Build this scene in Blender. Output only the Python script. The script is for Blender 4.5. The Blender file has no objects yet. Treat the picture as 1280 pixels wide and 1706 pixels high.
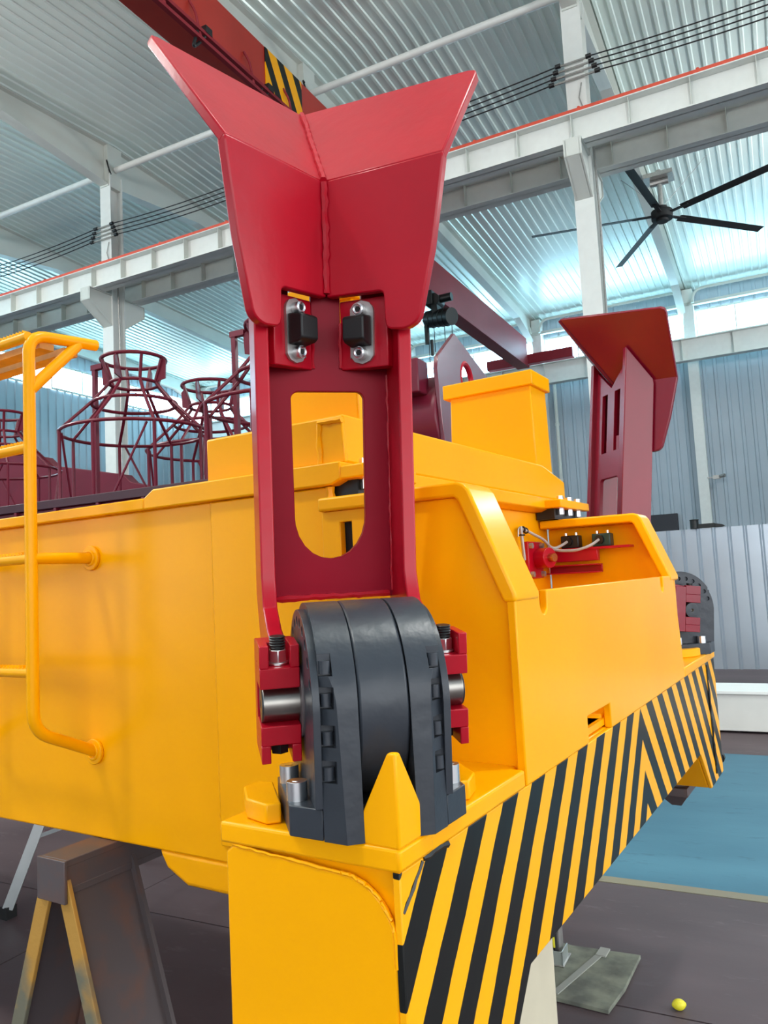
import bpy, bmesh, math, random
from mathutils import Matrix, Vector
random.seed(4)
S = bpy.context.scene
COL = S.collection
PI = math.pi

# ------------------------------------------------------------------ camera, world, light, exposure
cam = bpy.data.cameras.new('camera')
cam.sensor_fit = 'HORIZONTAL'; cam.sensor_width = 36.0; cam.lens = 36.14
cam.clip_start = 0.05; cam.clip_end = 300
cam_o = bpy.data.objects.new('camera', cam); COL.objects.link(cam_o)
R_ = Vector((0.84829654, 0.52698819, -0.05173423))
U_ = Vector((0.08959876, -0.04655987, 0.99488906))
B_ = Vector((0.52188604, -0.84859627, -0.08671407))
cam_o.matrix_world = Matrix(((R_.x, U_.x, B_.x, 0.555), (R_.y, U_.y, B_.y, -0.945), (R_.z, U_.z, B_.z, 1.60), (0, 0, 0, 1)))
S.camera = cam_o
S.view_settings.view_transform = 'Standard'
S.view_settings.look = 'None'
S.view_settings.exposure = 0.30
S.view_settings.gamma = 1.0
S.view_settings.use_curve_mapping = False

world = bpy.data.worlds.new('overcast_sky'); S.world = world
world.use_nodes = True
bg = world.node_tree.nodes['Background']
bg.inputs[0].default_value = (0.93, 0.97, 1.0, 1)
bg.inputs[1].default_value = 3.3
WINDOW_LIGHT = 12.5
FILL_POWER = 1000.0

HALL = Matrix.Translation((0.555, -0.945, 0)) @ Matrix.Rotation(math.radians(4.5), 4, 'Z')
I4 = Matrix.Identity(4)

# ------------------------------------------------------------------ materials
def lin(c):
    return tuple((x / 12.92 if x <= .04045 else ((x + .055) / 1.055) ** 2.4) for x in [v / 255 for v in c])

def newmat(name):
    m = bpy.data.materials.new(name); m.use_nodes = True
    nt = m.node_tree
    return m, nt, nt.nodes['Principled BSDF']

def nd(nt, t, **kw):
    n = nt.nodes.new(t)
    for k, v in kw.items(): setattr(n, k, v)
    return n

def mat(name, rgb, rough=.4, metal=0., coat=0., var=.08, scale=6., bump=.0, bscale=60., spec=.5, rgb2=None, thr=(.4, .6), detail=4.):
    m, nt, b = newmat(name)
    c1 = (*lin(rgb), 1)
    tc = nd(nt, 'ShaderNodeTexCoord')
    nz = nd(nt, 'ShaderNodeTexNoise'); nz.inputs['Scale'].default_value = scale; nz.inputs['Detail'].default_value = detail
    nt.links.new(tc.outputs['Object'], nz.inputs['Vector'])
    cr = nd(nt, 'ShaderNodeValToRGB')
    if rgb2 is None:
        e = cr.color_ramp.elements
        e[0].position, e[1].position = .25, .75
        e[0].color = tuple(max(0, x * (1 - var)) for x in c1[:3]) + (1,)
        e[1].color = tuple(min(1, x * (1 + var)) for x in c1[:3]) + (1,)
    else:
        e = cr.color_ramp.elements
        e[0].position, e[1].position = thr
        e[0].color = c1; e[1].color = (*lin(rgb2), 1)
    nt.links.new(nz.outputs['Fac'], cr.inputs['Fac'])
    nt.links.new(cr.outputs['Color'], b.inputs['Base Color'])
    b.inputs['Roughness'].default_value = rough
    b.inputs['Metallic'].default_value = metal
    b.inputs['Coat Weight'].default_value = coat
    b.inputs['Coat Roughness'].default_value = .12
    b.inputs['Specular IOR Level'].default_value = spec
    if bump:
        n2 = nd(nt, 'ShaderNodeTexNoise'); n2.inputs['Scale'].default_value = bscale; n2.inputs['Detail'].default_value = 3
        nt.links.new(tc.outputs['Object'], n2.inputs['Vector'])
        bp = nd(nt, 'ShaderNodeBump'); bp.inputs['Strength'].default_value = bump; bp.inputs['Distance'].default_value = .004
        nt.links.new(n2.outputs['Fac'], bp.inputs['Height'])
        nt.links.new(bp.outputs['Normal'], b.inputs['Normal'])
        nt.links.new(bp.outputs['Normal'], b.inputs['Coat Normal'])
    return m

def emis(name, rgb, strength):
    m, nt, b = newmat(name)
    b.inputs['Base Color'].default_value = (.8, .85, .9, 1)
    b.inputs['Emission Color'].default_value = (*rgb, 1)
    b.inputs['Emission Strength'].default_value = strength
    return m

YEL = mat('yellow_paint', (250, 171, 2), .28, spec=.18, var=.05, scale=2.5, bump=.05, bscale=25)
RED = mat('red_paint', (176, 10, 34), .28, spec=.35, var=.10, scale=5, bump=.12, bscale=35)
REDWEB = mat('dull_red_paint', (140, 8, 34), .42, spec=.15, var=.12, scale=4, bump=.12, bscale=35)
REDFAR = mat('red_paint_shaded', (126, 12, 36), .24, spec=.5, var=.10, scale=5, bump=.10, bscale=35)  # same red paint, darkened to carry the shade on the far arm
MAROONG = mat('glossy_maroon_paint', (104, 22, 42), .12, spec=.8, coat=.6, var=.12, scale=3)
MAROON = mat('maroon_paint', (104, 22, 42), .32, spec=.4, var=.12, scale=3)
CRANE = mat('crane_red_paint', (176, 44, 30), .45, coat=.1, var=.08, scale=1.2)
CRANE2 = mat('crane_maroon_paint', (140, 40, 50), .5, spec=.2, var=.08, scale=1.2)
GREY = mat('grey_cast_paint', (49, 54, 61), .33, spec=.4, var=.10, scale=9, bump=.35, bscale=28)
STEEL = mat('bare_steel', (150, 146, 140), .32, metal=1, var=.2, scale=14)
CHROME = mat('zinc_bolt', (225, 228, 230), .30, metal=1, var=.05)
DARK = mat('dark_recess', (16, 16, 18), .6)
RUBBER = mat('black_rubber', (16, 18, 19), .5, var=.15, scale=30)
BLACK = mat('black_plastic', (18, 22, 22), .4)
TAN = mat('orange_primer', (250, 170, 40), .5)
WHITE = mat('white_steel_paint', (232, 234, 230), .45, var=.03)
WHITE2 = mat('off_white_steel_paint', (216, 219, 212), .5, var=.05, scale=1.2)
CLAD = mat('grey_wall_cladding', (172, 186, 197), .4, metal=.0, var=.06, scale=.6)
FENCE = mat('grey_sheet_steel', (186, 196, 206), .28, metal=.6, var=.07, scale=1.2)
ROOF = mat('roof_liner_sheet', (236, 248, 242), .30, metal=.15, var=.06, scale=.35)
RAILRED = mat('orange_rail_paint', (224, 84, 60), .5)
WIRE = mat('black_cable', (22, 22, 24), .5)
GWIRE = mat('grey_cable', (170, 165, 158), .45)
SLAT = mat('yellow_brown_slat', (200, 140, 60), .55, var=.2, scale=20)
RUST = mat('rusty_yellow_steel', (104, 102, 86), .75, rgb2=(176, 132, 56), scale=3.2, thr=(.47, .55), bump=.3, bscale=60)
DSTEEL = mat('dark_mill_steel', (92, 84, 86), .55, metal=.3, var=.25, scale=7, rgb2=(120, 84, 70), thr=(.5, .75))
ALU = mat('aluminium', (214, 222, 222), .3, metal=.8)
BOARD = mat('worn_mat_board', (134, 138, 122), .85, rgb2=(96, 98, 90), scale=9, thr=(.4, .66), bump=.5, bscale=40)
BEIGE = mat('beige_fibreboard', (198, 190, 166), .8, var=.06, scale=9)
STAMP = mat('stamp_ink', (176, 140, 120), .8)
LEMON = mat('lemon_skin', (216, 206, 40), .5, bump=.3, bscale=200)
BRASS = mat('brass_tip', (190, 160, 110), .25, metal=1)
GREENB = mat('dark_green_plastic', (22, 58, 48), .4)
STEELBOX = mat('pale_painted_steel', (214, 214, 208), .5, var=.04)
FANB = mat('black_fan_blade', (20, 20, 23), .65)
GALV = mat('galvanised_steel', (170, 168, 165), .4, metal=.7, var=.15, scale=20)
WINDOW = emis('bright_window_glass', (.42, .80, 1.0), WINDOW_LIGHT)
CAB = mat('dark_cabinet', (40, 42, 52), .5)

def stripes_mat(name, yc, z0, off, period, slope, duty, ztop, mirror=True):
    m, nt, b = newmat(name)
    L = nt.links.new
    tc = nd(nt, 'ShaderNodeTexCoord'); sp = nd(nt, 'ShaderNodeSeparateXYZ'); L(tc.outputs['Object'], sp.inputs[0])
    def M(op, a, c=None):
        n = nd(nt, 'ShaderNodeMath', operation=op)
        for i, v in enumerate((a, c)):
            if v is None: continue
            if isinstance(v, (int, float)): n.inputs[i].default_value = v
            else: L(v, n.inputs[i])
        return n.outputs[0]
    nz = nd(nt, 'ShaderNodeTexNoise'); nz.inputs['Scale'].default_value = 14; nz.inputs['Detail'].default_value = 2
    L(tc.outputs['Object'], nz.inputs['Vector'])
    y = M('SUBTRACT', sp.outputs[1], yc)
    a = M('ABSOLUTE', y) if mirror else y
    v = M('ADD', a, M('MULTIPLY', M('SUBTRACT', sp.outputs[2], z0), slope))
    v = M('ADD', v, M('MULTIPLY', M('SUBTRACT', nz.outputs['Fac'], .5), .008))
    t = M('FLOORED_MODULO', M('DIVIDE', M('SUBTRACT', v, off), period), 1.0)
    blk = M('MULTIPLY', M('LESS_THAN', t, duty), M('LESS_THAN', sp.outputs[2], ztop))
    mx = nd(nt, 'ShaderNodeMix', data_type='RGBA')
    L(blk, mx.inputs['Factor'])
    mx.inputs['A'].default_value = (*lin((250, 172, 6)), 1); mx.inputs['B'].default_value = (*lin((24, 26, 26)), 1)
    L(mx.outputs['Result'], b.inputs['Base Color'])
    b.inputs['Roughness'].default_value = .34; b.inputs['Specular IOR Level'].default_value = .25
    return m
STRIPE = stripes_mat('hazard_stripe_paint', 1.2425, 1.215, .064, .1355, .81, .52, 1.2125)

def floor_mat(name, c1, c2, c3):
    m, nt, b = newmat(name); L = nt.links.new
    tc = nd(nt, 'ShaderNodeTexCoord')
    n1 = nd(nt, 'ShaderNodeTexNoise'); n1.inputs['Scale'].default_value = 1.3; n1.inputs['Detail'].default_value = 6
    n2 = nd(nt, 'ShaderNodeTexNoise'); n2.inputs['Scale'].default_value = 7; n2.inputs['Detail'].default_value = 8; n2.inputs['Roughness'].default_value = .7
    mp = nd(nt, 'ShaderNodeMapping'); mp.inputs['Scale'].default_value = (.6, 1.6, 1)
    L(tc.outputs['Object'], mp.inputs[0]); L(mp.outputs[0], n1.inputs['Vector']); L(mp.outputs[0], n2.inputs['Vector'])
    cr = nd(nt, 'ShaderNodeValToRGB'); e = cr.color_ramp.elements
    e[0].position, e[1].position = .35, .68; e[0].color = (*lin(c1), 1); e[1].color = (*lin(c2), 1)
    L(n1.outputs['Fac'], cr.inputs['Fac'])
    c4 = nd(nt, 'ShaderNodeValToRGB'); e = c4.color_ramp.elements
    e[0].position, e[1].position = .58, .74; e[0].color = (0, 0, 0, 1); e[1].color = (1, 1, 1, 1)
    L(n2.outputs['Fac'], c4.inputs['Fac'])
    mx = nd(nt, 'ShaderNodeMix', data_type='RGBA'); L(c4.outputs['Color'], mx.inputs['Factor'])
    L(cr.outputs['Color'], mx.inputs['A']); mx.inputs['B'].default_value = (*lin(c3), 1)
    L(mx.outputs['Result'], b.inputs['Base Color'])
    b.inputs['Roughness'].default_value = .55; b.inputs['Specular IOR Level'].default_value = .25
    bp = nd(nt, 'ShaderNodeBump'); bp.inputs['Strength'].default_value = .08; bp.inputs['Distance'].default_value = .01
    L(n2.outputs['Fac'], bp.inputs['Height']); L(bp.outputs['Normal'], b.inputs['Normal'])
    return m
CONC = floor_mat('worn_concrete_floor', (84, 72, 75), (99, 86, 89), (112, 101, 105))
BLUE = floor_mat('blue_floor_paint', (64, 108, 128), (76, 122, 141), (54, 92, 110))
LINE = floor_mat('worn_yellow_line', (128, 122, 104), (150, 145, 118), (108, 98, 98))

# ------------------------------------------------------------------ geometry helpers
class MB:
    """collects solids and links them as ONE mesh object"""
    def __init__(s): s.bm = bmesh.new()
    def poly(s, pts, vec):
        """closed prism: planar outline pts (3-D) swept by vec"""
        v = Vector(vec); bm = s.bm
        a = [bm.verts.new(p) for p in pts]; b = [bm.verts.new(Vector(p) + v) for p in pts]
        n = len(pts); fs = [bm.faces.new(a[::-1]), bm.faces.new(b)]
        for i in range(n): fs.append(bm.faces.new((a[i], a[(i + 1) % n], b[(i + 1) % n], b[i])))
        return fs
    def box(s, x0, x1, y0, y1, z0, z1):
        s.poly([(x0, y0, z0), (x1, y0, z0), (x1, y1, z0), (x0, y1, z0)], (0, 0, z1 - z0)); return s
    def bar(s, p, q, w, h, up=(0, 0, 1)):
        p, q = Vector(p), Vector(q); d = (q - p).normalized(); u = Vector(up)
        if abs(d.dot(u)) > .95: u = Vector((1, 0, 0))
        r = d.cross(u).normalized() * w / 2; u = r.cross(d).normalized() * h / 2
        s.poly([p + r + u, p - r + u, p - r - u, p + r - u], q - p); return s
    def cyl(s, p, q, r, seg=20, r2=None):
        p, q = Vector(p), Vector(q); d = (q - p).normalized(); u = Vector((0, 0, 1)) if abs(d.z) < .9 else Vector((1, 0, 0))
        a = d.cross(u).normalized(); b = d.cross(a); r2 = r if r2 is None else r2; bm = s.bm
        A, B = [], []
        for i in range(seg):
            t = 2 * PI * i / seg; o = a * math.cos(t) + b * math.sin(t)
            A.append(bm.verts.new(p + o * r)); B.append(bm.verts.new(q + o * r2))
        bm.faces.new(A[::-1]); bm.faces.new(B)
        for i in range(seg): bm.faces.new((A[i], A[(i + 1) % seg], B[(i + 1) % seg], B[i]))
        return s
    def tube(s, pts, r, seg=12, closed=False, jitter=0.):
        pts = [Vector(p) for p in pts]; n = len(pts); rings = []; bm = s.bm; a = None
        for i, p in enumerate(pts):
            d = (pts[(i + 1) % n] - pts[i - 1]) if closed else (pts[min(i + 1, n - 1)] - pts[max(i - 1, 0)])
            d.normalize()
            if a is None:
                u = Vector((0, 0, 1)) if abs(d.z) < .9 else Vector((1, 0, 0)); a = d.cross(u).normalized()
            else: a = (a - d * a.dot(d)).normalized()
            b = d.cross(a); rr = r * (1 + random.uniform(-jitter, jitter))
            rings.append([bm.verts.new(p + (a * math.cos(2 * PI * k / seg) + b * math.sin(2 * PI * k / seg)) * rr) for k in range(seg)])
        m = n if closed else n - 1
        for i in range(m):
            X, Y = rings[i], rings[(i + 1) % n]
            for k in range(seg): bm.faces.new((X[k], X[(k + 1) % seg], Y[(k + 1) % seg], Y[k]))
        if not closed: bm.faces.new(rings[0][::-1]); bm.faces.new(rings[-1])
        return s
    def ring(s, c, R, r, seg=32, tseg=8, nrm=(0, 0, 1), a0=0., a1=2 * PI):
        c = Vector(c); n = Vector(nrm).normalized(); u = Vector((1, 0, 0)) if abs(n.x) < .9 else Vector((0, 1, 0))
        a = n.cross(u).normalized(); b = n.cross(a); full = abs(a1 - a0 - 2 * PI) < 1e-6
        k = seg if full else seg + 1
        return s.tube([c + (a * math.cos(a0 + (a1 - a0) * i / seg) + b * math.sin(a0 + (a1 - a0) * i / seg)) * R for i in range(k)], r, tseg, full)
    def weld(s, p, q, r=.005, n=None):
        p, q = Vector(p), Vector(q); n = n or max(3, int((q - p).length / .012))
        pts = [p.lerp(q, i / n) + Vector([random.uniform(-.0012, .0012) for _ in range(3)]) for i in range(n + 1)]
        return s.tube(pts, r, 6, False, .25)
    def build(s, name, m, parent=None, mtx=None, bevel=0., seg=2, sharp=35):
        bm = s.bm; bmesh.ops.recalc_face_normals(bm, faces=bm.faces)
        me = bpy.data.meshes.new(name); bm.to_mesh(me); bm.free()
        for p in me.polygons: p.use_smooth = True
        me.set_sharp_from_angle(angle=math.radians(sharp))
        me.materials.append(m)
        o = bpy.data.objects.new(name, me); COL.objects.link(o)
        place(o, parent, mtx)
        if bevel:
            b = o.modifiers.new('edge', 'BEVEL'); b.width = bevel; b.segments = seg; b.limit_method = 'ANGLE'; b.angle_limit = math.radians(40)
        return o

WM = {}
def place(o, parent, mtx):
    """mtx is the wished world matrix; parents keep children where they are built"""
    mtx = I4 if mtx is None else mtx
    WM[o.name] = mtx.copy()
    if parent is not None:
        o.parent = parent; o.matrix_parent_inverse = WM[parent.name].inverted()
    o.matrix_basis = mtx

def tag(o, label=None, cat=None, group=None, kind=None):
    if label: o['label'] = label
    if cat: o['category'] = cat
    if group: o['group'] = group
    if kind: o['kind'] = kind
    return o

def empty(name, loc, mtx=None):
    o = bpy.data.objects.new(name, None); COL.objects.link(o); o.empty_display_size = .1
    place(o, None, (mtx or I4) @ Matrix.Translation(loc)); return o

def copy_obj(o, parent, mtx):
    c = o.copy(); COL.objects.link(c)
    if 'label' in c: del c['label']
    c.parent = None; place(c, parent, mtx); return c

def cut(o, mb):
    """subtract the solids of mb from o, for good"""
    bmesh.ops.recalc_face_normals(mb.bm, faces=mb.bm.faces)
    me = bpy.data.meshes.new('cutter'); mb.bm.to_mesh(me); mb.bm.free()
    c = bpy.data.objects.new('cutter', me); COL.objects.link(c); c.matrix_world = WM[o.name]
    keep = [(m.width, m.segments) for m in o.modifiers if m.type == 'BEVEL']
    for m in list(o.modifiers): o.modifiers.remove(m)
    b = o.modifiers.new('cut', 'BOOLEAN'); b.operation = 'DIFFERENCE'; b.object = c; b.solver = 'EXACT'; b.use_self = True
    dg = bpy.context.evaluated_depsgraph_get(); dg.update()
    nm = bpy.data.meshes.new_from_object(o.evaluated_get(dg))
    o.modifiers.remove(b); old = o.data; o.data = nm; nm.name = o.name
    bpy.data.meshes.remove(old); bpy.data.objects.remove(c); bpy.data.meshes.remove(me)
    for p in nm.polygons: p.use_smooth = True
    nm.set_sharp_from_angle(angle=math.radians(35))
    for w, s in keep:
        bv = o.modifiers.new('edge', 'BEVEL'); bv.width = w; bv.segments = s; bv.limit_method = 'ANGLE'; bv.angle_limit = math.radians(40)

def arc(cx, cy, r, a0, a1, n):
    return [(cx + r * math.cos(math.radians(a0 + (a1 - a0) * i / n)), cy + r * math.sin(math.radians(a0 + (a1 - a0) * i / n))) for i in range(n + 1)]

def bend(pts, r, n=5):
    """polyline with rounded corners"""
    pts = [Vector(p) for p in pts]; out = [pts[0]]
    for a, b, c in zip(pts, pts[1:], pts[2:]):
        u = (a - b).normalized(); v = (c - b).normalized(); p, q = b + u * r, b + v * r
        for i in range(n + 1):
            t = i / n; out.append(p * (1 - t) ** 2 + b * 2 * t * (1 - t) + q * t * t)
    return out + [pts[-1]]

# ================================================================== THE HALL (structure), in hall coordinates
def structure(o, label): return tag(o, label, None, None, 'structure')

# floor: slabs with recessed joints near the machine, a blue painted lane, plain concrete beyond
fb = MB(); fb.box(-29, 30, -30, 34.5, -.3, -.012)
floor = structure(fb.build('floor', mat('joint_dark', (58, 52, 54), .8), None, HALL), 'dark grey-purple worn concrete factory floor with a blue lane')
xs = [-29, -21.2, -18.2, -15.2, -12.2, -9.2, -6.2, -3.21, 2.8, 5.8, 12, 30]
ys = [-30, -12, -6, -3, 0, 3.0, 4.12]
for i in range(len(xs) - 1):
    for j in range(len(ys) - 1):
        b = MB(); g = .004
        b.box(xs[i] + g, xs[i + 1] - g, ys[j] + g, ys[j + 1] - g, -.02, 0)
        b.build('slab', CONC, floor, HALL)
MB().box(-29, 30, 4.124, 4.20, -.02, .001).build('lane_line', LINE, floor, HALL)
MB().box(-29, 30, 4.20, 7.15, -.02, .0).build('painted_lane', BLUE, floor, HALL)
MB().box(-29, 30, 7.152, 34.4, -.02, .0).build('slab', CONC, floor, HALL)

RIDGE_Y, RIDGE_Z, EAVE_Y, EAVE_Z = 15.0, 13.95, 34.0, 12.95
NEAR_Y = -10.0
def roof_z(y): return RIDGE_Z - abs(y - RIDGE_Y) * (RIDGE_Z - EAVE_Z) / (EAVE_Y - RIDGE_Y)
XL, XR = -28.6, 6.2
def ribbed(mb, x0, x1, pitch, depth, fn, pf=((0, 0), (.62, 0), (.70, 1), (.92, 1))):
    """ribbed sheet: fn(x, d) -> two end points of the line at x, pushed out by d"""
    prof = []; x = x0
    while x < x1:
        prof += [(x + pitch * a, depth * b) for a, b in pf]; x += pitch
    prof.append((x1, 0)); bm = mb.bm
    A = [[bm.verts.new(p) for p in fn(px, d)] for px, d in prof]
    for a, b in zip(A, A[1:]):
        for k in range(len(a) - 1): bm.faces.new((a[k], b[k], b[k + 1], a[k + 1]))
rb = MB()
ribbed(rb, XL, XR, .28, .035, lambda x, d: [(x, NEAR_Y, roof_z(NEAR_Y) - d), (x, RIDGE_Y, RIDGE_Z - d), (x, EAVE_Y, EAVE_Z - d)])
structure(rb.build('ceiling', ROOF, None, HALL, sharp=20), 'ribbed pale metal roof lining above the hall')
COLS = [-2.83 - 6.4 * k for k in range(-1, 5)]

def ibeam(mb, p0, p1, depth0, depth1, width, t=.02, tw=.014):
    """I-beam from p0 to p1 (top line), depth may taper"""
    p0, p1 = Vector(p0), Vector(p1); d = (p1 - p0); r = d.cross(Vector((0, 0, 1))).normalized() * width / 2
    z = Vector((0, 0, 1))
    def slab(a, b, h): mb.poly([a + r, a - r, a - r - z * h, a + r - z * h], b - a)
    slab(p0, p1, t)
    slab(p0 - z * (depth0 - t), p1 - z * (depth1 - t), t)
    w = r.normalized() * tw / 2
    mb.poly([p0 + w, p0 - w, p0 - w - z * depth0, p0 + w - z * depth0], Vector((0, 0, 0)) + (p1 - p0)) if abs(depth0 - depth1) < 1e-6 else \
        mb.poly([p0 + w, p1 + w, p1 + w - z * depth1, p0 + w - z * depth0], -2 * w)

for k, x in enumerate(COLS):
    m = MB(); dz = .045
    yA, yB = RIDGE_Y + .25, EAVE_Y - .2
    for y0, y1, d0, d1 in ((yA, yA + 3.2, 1.15, .62), (yA + 3.2, yB - 2.4, .62, .62), (yB - 2.4, yB, .62, 1.15)):
        ibeam(m, (x, y0, roof_z(y0) - dz), (x, y1, roof_z(y1) - dz), d0, d1, .30)
    yA, yB = RIDGE_Y - .25, NEAR_Y
    for y0, y1, d0, d1 in ((yA, yA - 3.2, 1.15, .62), (yA - 3.2, yB, .62, .62)):
        ibeam(m, (x, y0, roof_z(y0) - dz), (x, y1, roof_z(y1) - dz), d0, d1, .30)
    m.box(x - .15, x + .15, RIDGE_Y - .25, RIDGE_Y + .25, RIDGE_Z - 1.25, RIDGE_Z - .05)
    structure(m.build('roof_beam', WHITE2, None, HALL, sharp=25), 'off-white tapered steel rafter under the ribbed roof')
    # column on the ridge line with its crane brackets
    m = MB()
    for y in (14.79, 15.21): m.box(x - .19, x + .19, y - .012, y + .012, 0, RIDGE_Z - .9)
    m.box(x - .01, x + .01, 14.8, 15.2, 0, RIDGE_Z - .9)
    c = structure(m.build('column', WHITE, None, HALL), 'white steel H column carrying the crane runway')
    for sg in (-1, 1):
        b = MB(); y0 = 15 + sg * .21; y1 = 15 + sg * .98
        for xx in (-.13, .13):
            b.poly([(x + xx - .008, y0, 9.60), (x + xx - .008, y1, 9.60), (x + xx - .008, y1, 9.28), (x + xx - .008, y0, 8.75)], (.016, 0, 0))
        b.box(x - .17, x + .17, min(y0, y1), max(y0, y1), 9.60, 9.63)
        b.poly([(x - .17, y1, 9.28), (x + .17, y1, 9.28), (x + .17, y0, 8.75), (x - .17, y0, 8.75)], (0, 0, .016))
        b.poly([(x - .17, y1 - sg * .016, 9.60), (x + .17, y1 - sg * .016, 9.60), (x + .17, y1 - sg * .016, 9.28), (x - .17, y1 - sg * .016, 9.28)], (0, sg * .016, 0))
        b.build('bracket', WHITE2, c, HALL)
    for q in range(4):
        z = 11.55 - q * .115
        MB().bar((x - .30 - .05 * q, 14.72, z), (x + .30 + .05 * q, 14.72, z), .03, .03).build('cross_arm', GALV, c, HALL)
        for s2 in (-1, 1):
            xx = x + s2 * (.30 + .05 * q); MB().cyl((xx - .05, 14.70, z), (xx + .05, 14.70, z), .045, 10).build('insulator', WIRE, c, HALL)
    h = MB(); h.tube(bend([(x + .16, 14.85, 13.05), (x + .2, 14.72, 13.2), (x + .16, 14.70, 13.4), (x + .22, 14.66, 13.3)], .05), .022, 6)
    h.build('cable_hook', WIRE, c, HALL)
    w = MB(); w.tube([(x + .12, 14.76, 11.1), (x + .06, 14.74, 10.8), (x + .18, 14.75, 10.35)], .012, 6)
    w.build('cable', GALV, c, HALL); w = MB(); w.tube([(x + .22, 14.95, 9.9), (x + .24, 14.96, 8.5), (x + .2, 14.97, 5), (x + .22, 14.96, 0)], .025, 6)
    w.build('cable', GALV, c, HALL)
    # ridge tie pipe to the next column
    if k < len(COLS) - 1:
        m = MB(); m.cyl((x - .2, 15, 13.22), (COLS[k + 1] + .2, 15, 13.22), .085, 12)
        structure(m.build('tie_pipe', WHITE, None, HALL), 'white tie pipe between column tops')
    # columns of the far wall
    m = MB(); m.box(x - .2 + .25, x + .2 + .25, 33.45, 33.99, 0, EAVE_Z - .1)
    structure(m.build('wall_column', WHITE, None, HALL), 'white steel column on the far wall')

# crane runway beams on both sides of the columns and along the far wall
def runway(y, z0, z1, name, label, step, rail=True, x0=XL + .3, x1=XR - .3, ph=0.):
    m = MB(); m.box(x0, x1, y - .19, y + .19, z0, z0 + .022); m.box(x0, x1, y - .19, y + .19, z1 - .022, z1); m.box(x0, x1, y - .009, y + .009, z0, z1)
    o = structure(m.build(name, WHITE, None, HALL), label)
    x = x0 + ph
    proto = None
    while x < x1:
        if proto is None:
            s = MB(); s.box(-.006, .006, y - .17, y + .17, z0 + .022, z1 - .022)
            proto = s.build('web_stiffener', WHITE2, o, HALL @ Matrix.Translation((x, 0, 0)))
        else: copy_obj(proto, o, HALL @ Matrix.Translation((x, 0, 0)))
        x += step
    if rail:
        r = MB(); r.box(x0, x1, y - .17, y + .10, z1, z1 + .075); r.box(x0, x1, y - .05, y + .05, z1 + .075, z1 + .1)
        xx = x0 + .4
        while xx < x1: r.cyl((xx, y - .13, z1 + .07), (xx, y - .13, z1 + .11), .03, 8); xx += 2.1
        r.build('rail', RAILRED, o, HALL)
    return o
runway(14.36, 9.63, 10.20, 'runway_beam', 'white crane runway beam with orange rail nearer the camera', 1.06)
runway(15.66, 9.63, 10.20, 'runway_beam', 'white crane runway beam behind the orange railed one', 1.06, ph=.5)
runway(33.05, 9.75, 10.65, 'runway_beam', 'grey white crane runway beam along the far wall', 1.9, False, ph=.7)

# far wall: ribbed cladding below and above a window strip
def wall_sheet(name, label, fn, x0, x1, pitch, depth, zs, m):
    w = MB()
    for z0, z1 in zs: ribbed(w, x0, x1, pitch, depth, lambda x, d: fn(x, d, z0, z1))
    return structure(w.build(name, m, None, HALL, sharp=20), label)
wall_sheet('wall_far', 'pale grey ribbed sheet far wall', lambda x, d, a, b: [(x, 34.0 - d, a), (x, 34.0 - d, b)], XL, XR, .42, .05, ((0, 10.9), (12.05, 12.95)), CLAD)
wall_sheet('wall_end', 'pale blue-grey ribbed sheet end wall', lambda x, d, a, b: [(XL + d, x, a), (XL + d, x, b)], NEAR_Y, 34.0, .42, .05, ((0, 10.9), (12.05, 13.9)), CLAD)
wb = MB()
for x0, x1, z0, z1 in ((XL, -21.5, 0, 14), (-21.5, -14.0, 5.2, 14), (-14.0, -1.0, 0, 14), (-1.0, XR, 6.0, 14)):
    ribbed(wb, x0, x1, .42, .05, lambda x, d: [(x, NEAR_Y + d, z0), (x, NEAR_Y + d, min(z1, roof_z(NEAR_Y)))])
structure(wb.build('wall_near', CLAD, None, HALL, sharp=20), 'unseen grey ribbed near wall with two open doorways, added to block sky light')  # out of view behind the camera, added to hold back sky light
wr = MB()
for y0, y1, z0 in ((NEAR_Y, 8.0, 4.6), (8.0, 34.0, 0)):
    ribbed(wr, y0, y1, .42, .05, lambda y, d: [(XR - d, y, z0), (XR - d, y, 12.9)])
structure(wr.build('wall_right', CLAD, None, HALL, sharp=20), 'unseen grey ribbed right wall with a wide open doorway, added to limit the light')  # never in view, added to cut the light from the right
WN = 0
def window(p0, p1, nrm, panes, z0=10.9, z1=12.05):
    global WN; WN += 1
    p0, p1, n = Vector(p0), Vector(p1), Vector(nrm); d = p1 - p0; u = d.normalized()
    m = MB()
    for i in range(panes + 1):
        c = p0 + d * i / panes + n * .04; m.bar(c + Vector((0, 0, z0)), c + Vector((0, 0, z1)), .05, .07, n)
    for z in (z0 + .03, z1 - .03): m.bar(p0 + n * .04 + Vector((0, 0, z)), p1 + n * .04 + Vector((0, 0, z)), .06, .08)
    w = structure(m.build('window_%d' % WN, WHITE2, None, HALL), 'bright clerestory window strip under the roof edge')
    for i in range(panes):
        a = p0 + d * (i + .02) / panes; b = p0 + d * (i + .98) / panes; g = MB()
        g.poly([a + Vector((0, 0, z0 + .05)), b + Vector((0, 0, z0 + .05)), b + Vector((0, 0, z1 - .05)), a + Vector((0, 0, z1 - .05))], n * .012)
        g.build('pane', WINDOW, w, HALL)
for x in COLS[:-1]: window((x - 6.15 + .25, 33.95, 0), (x - .25 + .25, 33.95, 0), (0, -1, 0), 4)
for y in (-7.5, .2, 7.9, 15.6, 23.3): window((XL + .05, y + .3, 0), (XL + .05, y + 7.1, 0), (1, 0, 0), 4)
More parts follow.
